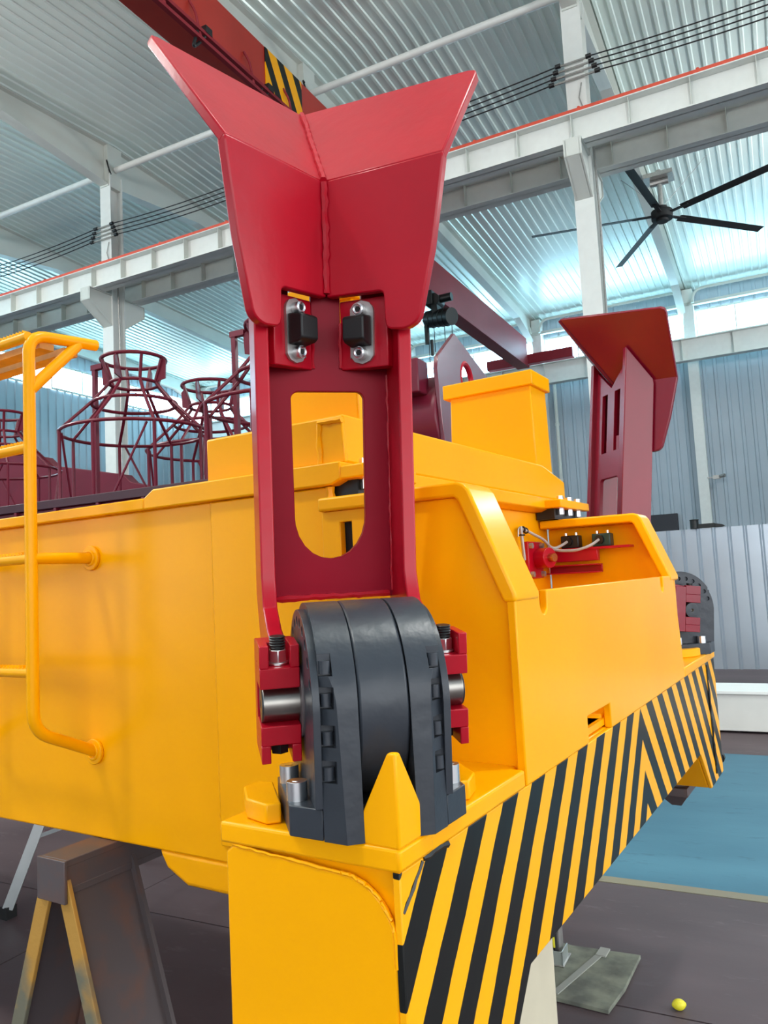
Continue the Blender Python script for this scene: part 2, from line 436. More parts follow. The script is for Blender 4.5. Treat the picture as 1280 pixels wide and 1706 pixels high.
# eave gutters with the curved cable tray under the far roof edge
m = MB()
for i in range(len(COLS) - 1):
    a, b = COLS[i + 1] + .45, COLS[i] + .05
    m.tube(bend([(a, 33.3, 12.2), (a, 33.3, 12.75), (b, 33.3, 12.75), (b, 33.3, 12.2)], .5, 8), .06, 8)
    m.box(a - .25, b + .25, 33.4, 33.6, 12.15, 12.27)
structure(m.build('trim_1', WHITE2, None, HALL), 'curved white pipe loops and rail above the far windows')
# added fill lights, out of view under the roof, to brighten ceiling and far wall
for i, (x, y) in enumerate(((-17, 4), (-12, -2), (-5, -3), (2.5, 3), (4.8, 22))):
    ld = bpy.data.lights.new('fill_light', 'POINT'); ld.shadow_soft_size = .35; ld.energy = FILL_POWER; ld.color = (1, 1, .97)
    lo = bpy.data.objects.new('fill_light', ld); COL.objects.link(lo); lo.matrix_world = HALL @ Matrix.Translation((x, y, 10.6))

# ================================================================== THE SPREADER: one machine, parts under one Empty (world coordinates)
root = tag(empty('container_spreader', (-1.2, 1.2, .7)), 'yellow container spreader end with red corner guide arms and hazard stripes, on a trestle', 'spreader')
P = root
eb = MB(); eb.box(-.30, -.012, -.038, 2.453, .93, 1.215)
beam = eb.build('end_beam', YEL, P, None, .006)
tp = MB(); tp.poly([(x_, y_, 1.213) for x_, y_ in ((-.318, -.054), (.003, -.054), (.003, .392), (-.022, .392), (-.022, 1.862), (.003, 1.862), (.003, 2.469), (-.318, 2.469))], (0, 0, .032))
tpo = tp.build('top_plate', YEL, beam, None, .006)
cc = MB(); cc.box(-.10, .03, .775, .955, 1.235, 1.30); cut(tpo, cc)
hz = MB()
hz.poly([(-.012, y, z) for y, z in [(-.05, 1.213), (-.05, .76), (.22, .76), (.37, .918), (2.035, .918), (2.19, .76), (2.465, .76), (2.465, 1.213)]], (.012, 0, 0))
hplate = tag(hz.build('hazard_plate', STRIPE, P, None, .002), 'face plate with black and yellow chevron stripes')
cutb = MB(); cutb.box(-.05, .02, .775, .955, 1.18, 1.24)
# corner posts (near and far) with cheek plates and twist locks
def corner_post(y0, y1, sg):
    lo_y, hi_y = min(y0, y1), max(y0, y1)
    m = MB()
    m.poly([(x_, y, z) for x_, y, z in [(-.31, y0, .76), (-.31, y0, .935), (-.31, y1 + sg * .17, .935), (-.31, y1, .76)]], (.298, 0, 0))
    post = m.build('corner_post', YEL, P, None, .005)
    c = MB(); yy = y0
    pts = [(-.310, yy, .765), (-.310, yy, 1.20), (-.295, yy, 1.212)] + [(x_, yy, z_) for x_, z_ in arc(-.095, 1.115, .085, 90, 15, 8)] + [(-.012, yy, 1.09), (-.012, yy, .765)]
    c.poly(pts, (0, -sg * .010, 0))
    ck = c.build('cheek_plate', YEL, post, None, .004)
    w = MB()
    for a, b in zip(pts[2:-2], pts[3:-1]): w.weld(Vector(a) + Vector((0, -sg * .010, 0)), Vector(b) + Vector((0, -sg * .010, 0)), .0025)
    w.build('weld_bead', YEL, post)['kind'] = 'stuff'
    t = MB(); cy = (y0 + y1) / 2; cx = -.155
    t.cyl((cx, cy, .76), (cx, cy, .735), .060, 24); t.box(cx - .055, cx + .055, cy - .085, cy + .085, .705, .735)
    t.poly([(cx - .055, cy - .085, .705), (cx + .055, cy - .085, .705), (cx + .055, cy + .085, .705), (cx - .055, cy + .085, .705)], (0, 0, -.002))
    bm = t.bm; b0 = [bm.verts.new(p) for p in ((cx - .052, cy - .08, .703), (cx + .052, cy - .08, .703), (cx + .052, cy + .08, .703), (cx - .052, cy + .08, .703))]
    b1 = [bm.verts.new(p) for p in ((cx - .018, cy - .03, .655), (cx + .018, cy - .03, .655), (cx + .018, cy + .03, .655), (cx - .018, cy + .03, .655))]
    bm.faces.new(b0[::-1]); bm.faces.new(b1)
    for i in range(4): bm.faces.new((b0[i], b0[(i + 1) % 4], b1[(i + 1) % 4], b1[i]))
    t.build('twist_lock', DSTEEL, post, None, .004)
    return post
pn = corner_post(-.04, .22, 1)
pf = corner_post(2.455, 2.19, -1)
cut(pf, (lambda b: (b.cyl((-.2, 2.0, .88), (-.2, 2.2, .88), .03, 16), b)[1])(MB()))
k = MB(); k.cyl((-.02, 2.465, .80), (-.02, 2.515, .80), .014, 10); k.cyl((-.02, 2.505, .80), (-.02, 2.53, .80), .022, 10)
k.build('pin_knob', BLACK, pf)
w = MB(); w.weld((.0, .014, 1.211), (.0, .083, 1.211), .005); w.weld((-.001, .010, 1.209), (-.001, -.045, 1.16), .004)
w.weld((.002, 2.276, 1.205), (.002, 2.300, .79), .0045)
tag(w.build('weld_bead', BLACK, hplate), 'black painted weld seam at the plate corners')['kind'] = 'stuff'
# pointed corner guards
def guard(y, sg, nm):
    m = MB(); bm = m.bm
    lo = [bm.verts.new(p) for p in ((-.080, y, 1.243), (.004, y - sg * .004, 1.243), (.004, y + sg * .088, 1.243), (-.03, y + sg * .05, 1.243))]
    hi = [bm.verts.new(p) for p in ((-.012, y, 1.369), (.004, y - sg * .004, 1.369), (.004, y + sg * .010, 1.369), (-.006, y + sg * .006, 1.369))]
    bm.faces.new(lo); bm.faces.new(hi)
    for i in range(4): bm.faces.new((lo[i], lo[(i + 1) % 4], hi[(i + 1) % 4], hi[i]))
    m.poly([(-.080, y, 1.215), (.004, y - sg * .004, 1.215), (.004, y + sg * .088, 1.215), (-.03, y + sg * .05, 1.215)], (0, 0, .0285))
    return m.build('corner_guard', YEL, P, None, .005, 3)
guard(-.05, 1, 'near'); guard(2.465, -1, 'far')
# pocket: front plate, two side wings with folded rims
fp = MB()
def fpt(y, z): return (-.016, y, z)
slot = lambda y0: [(y0, 1.562)] + [(y0 + .021 + .021 * math.cos(math.radians(a)), 1.535 + .021 * math.sin(math.radians(a))) for a in range(180, 361, 30)] + [(y0 + .042, 1.562)]
out = [(.400, 1.2135), (1.868, 1.2135), (1.80, 1.5615)] + slot(1.605)[::-1] + slot(.528)[::-1] + [(.40, 1.5615)]
fp.poly([fpt(*p) for p in out], (.018, 0, 0))
front = fp.build('front_plate', YEL, P, None, .003)
cc = MB(); cc.box(-.06, .03, .775, .955, 1.20, 1.272); cut(front, cc)
def wing(y, sg):
    prof = [(-.005, 1.23), (-.005, 1.545), (-.092, 1.752), (-.44, 1.752), (-.44, 1.23)]
    m = MB(); m.poly([(x_, y, z) for x_, z in prof], (0, sg * .02, 0))
    w = m.build('side_wing', YEL, P, None, .003)
    r = MB(); t = .028
    for (a, b) in (((.004, 1.556), (-.082, 1.766)), ((-.082, 1.766), (-.112, 1.782)), ((-.112, 1.782), (-.44, 1.782))):
        pass
    outer = [(.004, 1.545), (.004, 1.562), (-.078, 1.764), (-.088, 1.776), (-.104, 1.782), (-.44, 1.782)]
    inner = [(-.44, 1.752), (-.112, 1.752), (-.104, 1.744), (-.024, 1.552), (-.02, 1.545)]
    yy = y - sg * .015; r.poly([(x_, yy, z) for x_, z in outer + inner], (0, sg * .125, 0))
    r.build('rim', YEL, w, None, .006, 3)
    return w
wn = wing(.412, 1); wf = wing(1.862, -1)
cc = MB(); cc.box(-.392, -.362, .38, .45, 1.652, 1.727); cc.cyl((-.335, .38, 1.615), (-.335, .45, 1.615), .04, 20); cut(wn, cc)
MB().box(-.41, -.29, .4335, .438, 1.55, 1.74).build('slot_shade_sheet', DARK, wn)  # added dark sheet, stands in for the shade inside the slot
pfm = MB(); pfm.box(-.44, -.016, .432, 1.842, 1.22, 1.235); pfm.build('pocket_floor', YEL, P)
# main beam
mbm = MB(); mbm.box(-4.6, -.445, .45, 1.85, .948, 1.815)
body = mbm.build('main_beam', YEL, P, None, .006)
f = MB()
f.poly([(-4.6, y_, z_) for y_, z_ in ((.425, 1.812), (.425, 1.842), (1.875, 1.842), (1.875, 1.812))], (3.58, 0, 0))
f.poly([(x_, .425, z_) for x_, z_ in ((-1.02, 1.812), (-1.02, 1.842), (-.985, 1.862), (-.395, 1.862), (-.395, 1.822), (-.42, 1.812))], (0, 1.45, 0))
f.build('top_flange', YEL, body, None, .004)
f = MB(); f.box(-.80, -.44, .442, .4495, .99, 1.81); f.build('doubler_plate', YEL, body, None, .003)
f = MB(); f.poly([(x_, .452, z_) for x_, z_ in ((-1.03, .95), (-1.0, .905), (-.93, .872), (-.31, .872), (-.31, .95))], (0, 1.4, 0))
f.build('bottom_plate', YEL, body, None, .012, 3)
w = MB(); w.weld((-.437, .445, 1.23), (-.437, .445, 1.81), .010); w.weld((-.80, .446, 1.0), (-.80, .446, 1.81), .003); w.build('weld_bead', YEL, body)['kind'] = 'stuff'
# head structure above the flange
hd = MB()
hd.poly([(-.82, y_, z_) for y_, z_ in ((.455, 1.862), (.455, 1.972), (1.72, 1.982), (1.95, 1.938), (1.95, 1.84), (1.85, 1.84), (1.85, 1.862))], (.42, 0, 0))
head = hd.build('head_box', YEL, P, None, .006)
f = MB(); f.poly([(x_, .447, z_) for x_, z_ in ((-.46, 1.862), (-.46, 1.955), (-.40, 1.955), (-.395, 1.862))], (0, .012, 0)); f.build('end_plate', YEL, head, None, .003)
f = MB(); f.weld((-.462, .447, 1.865), (-.462, .447, 1.958), .007); f.weld((-.462, .447, 1.958), (-.398, .447, 1.958), .006); f.build('weld_bead', YEL, head)['kind'] = 'stuff'
for y0, y1 in ((.428, .66), (1.70, 2.03)):
    f = MB(); f.box(-.43, -.335, y0, y1, 1.822, 1.852); fl = f.build('bolting_flange', YEL, head, None, .004)
    n = 3
    for i in range(n):
        y = y0 + (y1 - y0) * (.2 + .3 * i); b = MB()
        b.cyl((-.36, y, 1.852), (-.36, y, 1.868), .013, 6); b.build('bolt', CHROME, head)
        MB().cyl((-.36, y, 1.80), (-.36, y, 1.822), .013, 6).build('nut', CHROME, head)
    f = MB(); f.box(-.439, -.372, y0 + .03, y1 - .03, 1.784, 1.8215); f.build('slide_pad', BLACK, head)
# two lifting boxes with lids
def lbox(y0, y1, x0, x1, z1):
    m = MB(); m.poly([(x0, y0, 1.96), (x1, y0, 1.96), (x1 - .006, y0, z1 - .05), (x0 + .012, y0, z1 - .05)], (0, y1 - y0, 0))
    o = m.build('stanchion_box', YEL, P, None, .005)
    m = MB(); m.box(x0 - .012, x1 + .008, y0 - .014, y1 + .014, z1 - .055, z1); m.build('lid', YEL, o, None, .004)
    return o
lbox(.56, .815, -.66, -.425, 2.33); lbox(1.675, 1.835, -.745, -.405, 2.325)

# ladder of round tube on the side of the main beam
X0, X1, YP, r = -1.26, -1.76, .265, .0155
l = MB()
for x in (X0, X1): l.tube(bend([(x, .45, 1.176), (x, YP, 1.262), (x, YP, 2.29), (x, .475, 2.31)], .05), r, 14)
lad = tag(l.build('ladder', YEL, P), 'yellow tube step ladder welded to the beam side')
for x in (X0, X1):
    MB().cyl((x, YP, 1.70), (x, .45, 1.70), r, 14).build('stay_tube', YEL, lad); MB().cyl((x, .415, 2.297), (x, YP, 2.14), r, 14).build('brace', YEL, lad)
    for z in (1.176, 1.70):
        b = MB(); b.cyl((x, .4495, z), (x, .440, z), .034, 24); b.ring((x, .4395, z), .019, .0045, 20, 6, (0, 1, 0)); b.build('mount_flange', YEL, lad, None, .002)
for z in (1.41, 1.70, 1.99, 2.285):
    b = MB(); b.cyl((X1, YP, z), (X0, YP, z), .0135, 12)
    for i in range(34):
        xx = X1 + .02 + i * .014; b.poly([(xx, YP - .009, z + .011), (xx + .008, YP - .009, z + .011), (xx + .004, YP - .009, z + .018)], (0, .018, 0))
    b.build('rung', YEL, lad)
for y in (.318, .392):
    b = MB(); b.box(X1, X0, y - .022, y + .022, 2.262, 2.28); b.build('tread_slat', SLAT, lad)

# limit switch group in the pocket
ls = MB(); ls.box(-.445, -.43, 1.60, 1.74, 1.575, 1.705)
sw = tag(ls.build('limit_switch_unit', RED, P, None, .003), 'red limit switch bracket with cylinder and sensor rail in the pocket')
b = MB(); b.cyl((-.43, 1.68, 1.645), (-.375, 1.66, 1.645), .036, 24); b.build('cylinder', RED, sw, None, .002)
b = MB(); b.cyl((-.378, 1.661, 1.645), (-.355, 1.653, 1.645), .015, 16); b.build('plunger_tip', BRASS, sw)
b = MB(); b.box(-.43, -.24, 1.77, 1.80, 1.628, 1.672); b.box(-.43, -.235, 1.75, 1.81, 1.585, 1.59); b.box(-.43, -.235, 1.802, 1.81, 1.585, 1.617); b.box(-.43, -.235, 1.75, 1.81, 1.612, 1.617)
b.build('guide_channel', RED, sw, None, .002)
b = MB(); b.box(-.385, -.125, 1.765, 1.825, 1.668, 1.676); b.build('sensor_rail', RED, sw)
for x0, mm in ((-.372, BLACK), (-.258, GREENB)):
    b = MB(); b.box(x0, x0 + .066, 1.775, 1.82, 1.676, 1.722); s = b.build('sensor', mm, sw, None, .004)
    for q in (.014, .052): MB().cyl((x0 + q, 1.797, 1.722), (x0 + q, 1.797, 1.732), .006, 8).build('sensor_bolt', CHROME, sw)
    MB().cyl((x0 + .03, 1.776, 1.70), (x0 + .028, 1.766, 1.70), .016, 14).build('cable_gland', BLACK, sw)
b = MB(); b.tube(bend([(-.345, 1.765, 1.70), (-.36, 1.74, 1.685), (-.385, 1.72, 1.675), (-.40, 1.68, 1.71), (-.428, 1.57, 1.745), (-.43, 1.54, 1.748)], .02), .005, 8); b.build('sensor_cable', GWIRE, sw); b = MB()
b.tube(bend([(-.23, 1.765, 1.70), (-.25, 1.735, 1.68), (-.30, 1.72, 1.665), (-.36, 1.72, 1.668), (-.385, 1.72, 1.675)], .02), .005, 8)
b.build('sensor_cable', GWIRE, sw)
b = MB(); b.cyl((-.425, 1.53, 1.755), (-.425, 1.545, 1.64), .006, 10); b.tube(bend([(-.425, 1.53, 1.75), (-.428, 1.515, 1.75), (-.43, 1.515, 1.72)], .01), .003, 6)
b.build('rod', GALV, sw)
for y, z in ((1.56, 1.746), (1.585, 1.742)): MB().ring((-.429, y, z), .009, .003, 12, 6, (.3, 1, .2)).build('cable_tie', WIRE, sw)
MB().ring((-.425, 1.535, 1.725), .009, .003, 12, 6).build('cable_tie', WIRE, sw)
for y in (1.615, 1.72):
    for z in (1.59, 1.69): MB().cyl((-.43, y, z), (-.418, y, z), .011, 6).build('bolt', GALV, sw)

# keeper plates beside the actuator feet (corner frame), guide arms and rotary actuators
s2_ = math.sqrt(.5)
NEAR = Matrix(((s2_, -s2_, 0, 0), (s2_, s2_, 0, -.05), (0, 0, 1, 0), (0, 0, 0, 1)))
FAR = Matrix(((-s2_, -s2_, 0, 0), (s2_, -s2_, 0, 2.465), (0, 0, 1, 0), (0, 0, 0, 1)))
PIV = Matrix.Translation((0, .19, 1.42))
TH = .1155
TILT = Matrix.Rotation(TH, 4, 'X')
R0 = .15

def bisect_keep(bm, geom_faces, co, no):
    vs = {v for f_ in geom_faces for v in f_.verts}; es = {e for f_ in geom_faces for e in f_.edges}
    r = bmesh.ops.bisect_plane(bm, geom=list(vs) + list(es) + list(geom_faces), plane_co=co, plane_no=no, clear_outer=True)
    cutE = [g for g in r['geom_cut'] if isinstance(g, bmesh.types.BMEdge)]
    bmesh.ops.contextual_create(bm, geom=cutE) if False else bmesh.ops.holes_fill(bm, edges=cutE, sides=0)

def actuator(F):
    m = MB(); m.cyl((-.036, .19, 1.42), (.036, .19, 1.42), R0, 64)
    drum = m.build('rotary_actuator', GREY, P, F, .004)
    m = MB(); m.box(-.034, .034, .06, .32, 1.245, 1.29); m.build('saddle', DARK, drum, F)
    for sg in (-1, 1):
        m = MB()
        prof = [(.035, 1.2455), (.345, 1.2455)] + [(.19 + R0 * math.cos(math.radians(a)) * (1.0333 if False else 1), 1.42 + R0 * math.sin(math.radians(a))) for a in range(0, 181, 6)]
        prof = [(y if abs(y - .04) > 1e-9 else .04, z) for y, z in prof]
        fs = m.poly([(sg * .0375, y, z) for y, z in prof], (sg * .0515, 0, 0))
        bm = m.bm
        bmesh.ops.recalc_face_normals(bm, faces=bm.faces)
        for co, no in (((sg * .062, .035, 0), (sg, -1, 0)), ((sg * .062, .345, 0), (sg, 1, 0))):
            bisect_keep(bm, list(bm.faces), co, Vector(no).normalized())
        br = m.build('bracket', GREY, drum, F, .0025)
        cb = MB()
        for z in (1.485, 1.440, 1.388, 1.340):
            for dp in (.050, .330):
                cb.poly([(sg * .070, dp - .014, z - .015), (sg * .12, dp - .014, z - .015), (sg * .12, dp + .014, z - .015), (sg * .070, dp + .014, z - .015)], (0, 0, .030))
        cut(br, cb)
        for z in (1.485, 1.440, 1.388, 1.340): MB().cyl((sg * .079, .060, z - .012), (sg * .079, .060, z + .006), .008, 12).build('flange_bolt', GREY, drum, F)
        m = MB(); pr2 = [(.062, 1.289), (.318, 1.289)] + [(.19 + .140 * math.cos(math.radians(a)), 1.42 + .140 * math.sin(math.radians(a))) for a in range(0, 181, 6)]
        m.poly([(sg * .0888, y, z) for y, z in pr2], (sg * .0105, 0, 0)); ep = m.build('end_plate', GREY, drum, F, .0015)
        cb = MB()
        for a in range(12, 175, 15):
            y, z = .19 + .122 * math.cos(math.radians(a)), 1.42 + .122 * math.sin(math.radians(a)); cb.cyl((sg * .094, y, z), (sg * .11, y, z), .008, 12)
        cut(ep, cb)
        ft = MB(); fsx = ft.poly([(sg * .0895, .045, 1.2455), (sg * .132, .045, 1.2455), (sg * .132, .335, 1.2455), (sg * .0895, .335, 1.2455)], (0, 0, .043))
        bmesh.ops.recalc_face_normals(ft.bm, faces=ft.bm.faces)
        for co, no in (((sg * .062, .035, 0), (sg, -1, 0)), ((sg * .062, .345, 0), (sg, 1, 0))):
            bisect_keep(ft.bm, list(ft.bm.faces), co, Vector(no).normalized())
        ft.build('foot', GREY, drum, F, .002)
        for dp in (.130, .235):
            b = MB(); b.cyl((sg * .1165, dp, 1.288), (sg * .1165, dp, 1.315), .0152, 20); b.cyl((sg * .1165, dp, 1.315), (sg * .1165, dp, 1.3155), .008, 6)
            tag(b.build('foot_bolt', CHROME, drum, F, .002), 'shiny socket head bolt in the foot')
        b = MB(); b.poly([(sg * w, d, 1.2455) for w, d in ((.137, .170), (.137, .300), (.160, .315), (.186, .290), (.186, .215), (.160, .170))], (0, 0, .030)); b.build('keeper_block', YEL, drum, F, .003, 2)
    for sg in (-1, 1): MB().cyl((sg * .098, .19, 1.42), (sg * .1025, .19, 1.42), .055, 32).build('bearing_ring', DSTEEL, drum, F, .001)
    b = MB(); b.cyl((-.159, .19, 1.42), (.159, .19, 1.42), .0285, 40)
    sh = tag(b.build('shaft', STEEL, drum, F, .002), 'bare steel shaft stub')
    for sg in (-1, 1):
        b = MB(); b.cyl((sg * .1588, .19, 1.42), (sg * .1600, .19, 1.42), .0282, 32); b.cyl((sg * .1600, .19, 1.42), (sg * .1603, .19, 1.42), .0282, 32, .024)
        se = b.build('shaft_end', GREY, drum, F); cb = MB(); cb.cyl((sg * .14, .19, 1.42), (sg * .18, .19, 1.42), .0065, 12); cut(se, cb)
    cb = MB()
    for sg in (-1, 1): cb.cyl((sg * .150, .19, 1.42), (sg * .17, .19, 1.42), .006, 12)
    cut(sh, cb)
    return drum

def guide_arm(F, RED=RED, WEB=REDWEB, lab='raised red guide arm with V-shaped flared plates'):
    M = F @ PIV @ TILT
    G = lambda w, n, u: (w, -n, u)       # arm coordinates: across, outward, along the arm
    m = MB()
    # web with the long hole
    hole = arc(-.055, .497, .015, 170, 95, 4) + arc(.055, .497, .015, 85, 10, 4) + [(.068, .275)] + [(.068 * math.cos(math.radians(a)), .275 + .08 * math.sin(math.radians(a))) for a in range(-10, -171, -16)] + [(-.068, .275)]
    outl = [(-.12, .118), (.12, .118), (.12, .98), (0, .885), (-.12, .98)]
    m.poly([G(w, -.280, u) for w, u in outl], G(0, .016, 0))
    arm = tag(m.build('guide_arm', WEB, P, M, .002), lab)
    cb = MB(); cb.poly([G(w, -.30, u) for w, u in hole], G(0, .06, 0))
    for w0 in (-.070, .028): cb.poly([G(w, -.30, u) for w, u in ((w0, .62), (w0 + .042, .62), (w0 + .042, .865), (w0, .865))], G(0, .06, 0))
    cut(arm, cb)
    for sg in (-1, 1):
        m = MB()
        prof = [(-.300, 1.015), (-.178, .90), (-.173, .88), (-.173, .175), (-.150, .125), (-.085, .100), (-.03, .092), (-.03, -.07), (-.105, -.085), (-.20, .02), (-.300, .13)]
        m.poly([G(sg * .1165, n, u) for n, u in prof], G(sg * .025, 0, 0))
        m.build('flange', RED, arm, M, .003)
        # clamp block with caps above and below the shaft
        wa, wb = .103, .163
        c = MB(); q = lambda a, b_: (min(sg * a, sg * b_), max(sg * a, sg * b_))
        def bx(w0, w1, n0, n1, u0, u1):
            a, b_ = q(w0, w1); c.box(a, b_, -n1, -n0, u0, u1)
        bx(wa, wb, -.075, -.030, -.083, .088)
        bx(wa, wb, -.030, .034, .029, .060); bx(wa, wb, -.030, .034, -.056, -.027)
        bx(wa, wa + .014, -.030, .034, .060, .094); bx(wb - .014, wb, -.030, .034, .060, .094)
        bx(wa, wa + .014, -.030, .034, -.083, -.056); bx(wb - .014, wb, -.030, .034, -.083, -.056)
        c.build('clamp_block', RED, arm, M, .0015)
        b = MB(); b.cyl(G(sg * .133, .004, .060), G(sg * .133, .004, .064), .0165, 20); b.cyl(G(sg * .133, .004, .064), G(sg * .133, .004, .083), .0145, 6)
        tag(b.build('clamp_nut', CHROME, arm, M, .001), 'shiny hexagon nut in the clamp block')
        b = MB(); b.cyl(G(sg * .133, .004, .083), G(sg * .133, .004, .103), .011, 14)
        for i in range(5): b.ring(G(sg * .133, .004, .086 + i * .004), .011, .0015, 14, 5)
        b.build('clamp_stud', BLACK, arm, M)
        MB().cyl(G(sg * .133, .0, -.057), G(sg * .133, .0, -.076), .014, 6).build('clamp_bolt_head', BLACK, arm, M)
    # V guide plates, lower part and flared part
    K = .835
    for sg in (-1, 1):
        wu = [(0, .685), (.075, .683)] + arc(.082, .674, .009, 80, 0, 3) + [(.092, .630), (.094, .618), (.100, .612), (.118, .610)] + arc(.118, .638, .028, -80, -10, 5) + [(.166, .745), (.184, .895), (.184, .905), (0, .90)]
        th = Vector(G(-.0128 * sg, -.0154 * 1, 0)) * 1.0
        m = MB(); m.poly([G(sg * w, -.248 + K * w, u) for w, u in wu], Vector(G(sg * .0128, -.0154, 0)))
        m.build('guide_plate', RED, arm, M, .003)
        a, b_, c_, d_ = Vector((0, -.248, .90)), Vector((.184, -.094, .905)), Vector((.299, -.224, 1.140)), Vector((0, -.513, 1.148))
        tip = [c_.lerp(b_, .07), c_.lerp(b_, .02).lerp(d_, .012), c_.lerp(d_, .05)]
        pts = [a, b_] + tip + [d_]
        nrm = (b_ - a).cross(d_ - a).normalized()
        pts = [p - nrm * (p - a).dot(nrm) for p in pts]
        m = MB(); t = nrm * -.018 if nrm.y > 0 else nrm * .018
        m.poly([G(sg * p.x, p.y, p.z) for p in pts], Vector(G(sg * t.x, t.y, t.z)))
        m.build('flare_plate', RED, arm, M, .003)
    w = MB()
    w.weld(G(0, -.243, .69), G(0, -.243, .897), .0065); w.weld(G(0, -.243, .90), G(0, -.506, 1.146), .007)
    for sg in (-1, 1): w.weld(G(sg * .1165, -.262, .13), G(sg * .1165, -.262, .545), .003)
    w.weld(G(-.11, -.262, .124), G(.11, -.262, .124), .006)
    w.build('weld_bead', RED, arm, M)['kind'] = 'stuff'
    # rubber buffers on angled boxes
    for sg in (-1, 1):
        kx, ky = math.cos(math.atan(K)), math.sin(math.atan(K))
        def Q(a, h, u): return G(sg * (.035 + a * kx - h * ky), -.272 + a * ky + h * kx, u)     # a along the box face, h out of it
        m = MB(); m.poly([Q(a, .0, .552) for a in (0,)] + [Q(0, .012, .552), Q(.100, .012, .552), Q(.100, -.02, .552), Q(.03, -.012, .552)], Vector(G(0, 0, .129)))
        bx = m.build('buffer_box', RED, arm, M, .002)
        wl = MB(); wl.weld(Q(.0, .012, .554), Q(.0, .012, .64), .0045); wl.build('weld_bead', RED, arm, M)['kind'] = 'stuff'
        a0, dz = .024, .018
        b = MB(); pl = [(a0, .553)] + [(a0 + .025 + .025 * math.cos(math.radians(t)), .563 + .022 * math.sin(math.radians(t))) for t in (200, 230, 270, 310, 340)] + [(a0 + .05, .637)] + [(a0 + .025 + .025 * math.cos(math.radians(t)), .637 + .022 * math.sin(math.radians(t))) for t in (20, 50, 90, 130, 160)]
        b.poly([Q(x, .0122, z + dz) for x, z in pl], Vector(Q(0, .018, 0)) - Vector(Q(0, .0122, 0))); b.build('pad_plate', GALV, arm, M)
        b = MB(); pr = [(.572, .018), (.577, .045), (.582, .052), (.622, .052), (.626, .045), (.629, .018)]
        b.poly([Q(a0 + .002, h, z + dz) for z, h in pr], Vector(Q(.044, 0, 0)) - Vector(Q(0, 0, 0)))
        tag(b.build('rubber_pad', RUBBER, arm, M, .003), 'black rubber buffer block')
        for z in (.560 + dz, .640 + dz):
            b = MB(); b.cyl(Q(a0 + .025, .018, z), Q(a0 + .025, .032, z), .0115, 18); b.ring(Q(a0 + .025, .032, z), .0085, .0025, 16, 6, Vector(Q(0, 1, 0)) - Vector(Q(0, 0, 0)))
            b.build('pad_bolt', CHROME, arm, M)
            b = MB(); b.cyl(Q(a0 + .025, .032, z), Q(a0 + .025, .0323, z), .006, 6); b.build('bolt_socket', DARK, arm, M)
    return arm

actuator(NEAR); actuator(FAR)
guide_arm(NEAR)
guide_arm(FAR, REDFAR, REDFAR, 'red guide arm at the far corner, seen from behind, with shade put into its colour')

# ================================================================== things on the floor
HM = HALL
# trestle under the main beam (world coordinates)
m = MB(); m.box(-1.285, -1.185, .30, 1.95, .93, .9475); m.box(-1.285, -1.185, .30, 1.95, .862, .88); m.box(-1.20, -1.186, .30, 1.95, .862, .945); m.box(-1.285, -1.271, .30, 1.95, .862, .945)
tr = tag(m.build('trestle', DSTEEL, None, None, .002), 'rusty yellow and grey steel trestle propping up the yellow beam', 'trestle')
for y0 in (.30, 1.60):
    for sg, xt in ((-1, -1.262), (1, -1.208)):
        xb = xt + sg * .31
        nx = Vector((sg * .86, 0, .31)).normalized()
        m = MB()
        m.poly([(xt - .024, y0, .90), (xt + .024, y0, .90), (xb + .024, y0, .0), (xb - .024, y0, .0)], (0, .012, 0))
        lg = m.build('leg', RUST, tr, None, .002)
        m = MB(); m.poly([(xt - .005, y0 + .012, .90), (xt + .005, y0 + .012, .90), (xb + .005, y0 + .012, .0), (xb - .005, y0 + .012, .0)], (0, .188, 0))
        m.poly([(xt - .024, y0 + .2, .90), (xt + .024, y0 + .2, .90), (xb + .024, y0 + .2, .0), (xb - .024, y0 + .2, .0)], (0, .012, 0)); m.build('leg_web', DSTEEL, lg)
MB().box(-1.29, -1.18, .290, .299, .845, .948).build('end_cap', DSTEEL, tr, None, .002)
# aluminium ladder behind the beam, leaning
def hp(x, y, z): return HM @ Vector((x, y, z))
m = MB()
ax0, ay0 = -3.62, 2.69
top0 = Vector((-3.33, 2.95, 1.05))
def rail(fx, fy):
    a = Vector((fx, fy, .05)); b = a + (top0 - Vector((ax0, ay0, .05))); return a, b
m = MB(); a, b = rail(ax0, ay0); m.bar(a, b, .055, .05)
al = tag(m.build('step_ladder', ALU, None, HM), 'aluminium ladder leg standing behind the beam at lower left', 'ladder')
m = MB(); a2, b2 = rail(-3.60, 3.52); m.bar(a2, b2, .055, .05); m.build('side_rail', ALU, al, HM)
for i in range(4):
    t = .33 + i * .2; m = MB(); m.bar(a.lerp(b, t), a2.lerp(b2, t), .03, .02); m.build('rung', ALU, al, HM)
for c in (a, a2):
    m = MB(); m.box(c.x - .025, c.x + .025, c.y - .03, c.y + .03, 0, .06); m.build('rubber_foot', RUBBER, al, HM)
BX1 = -.125
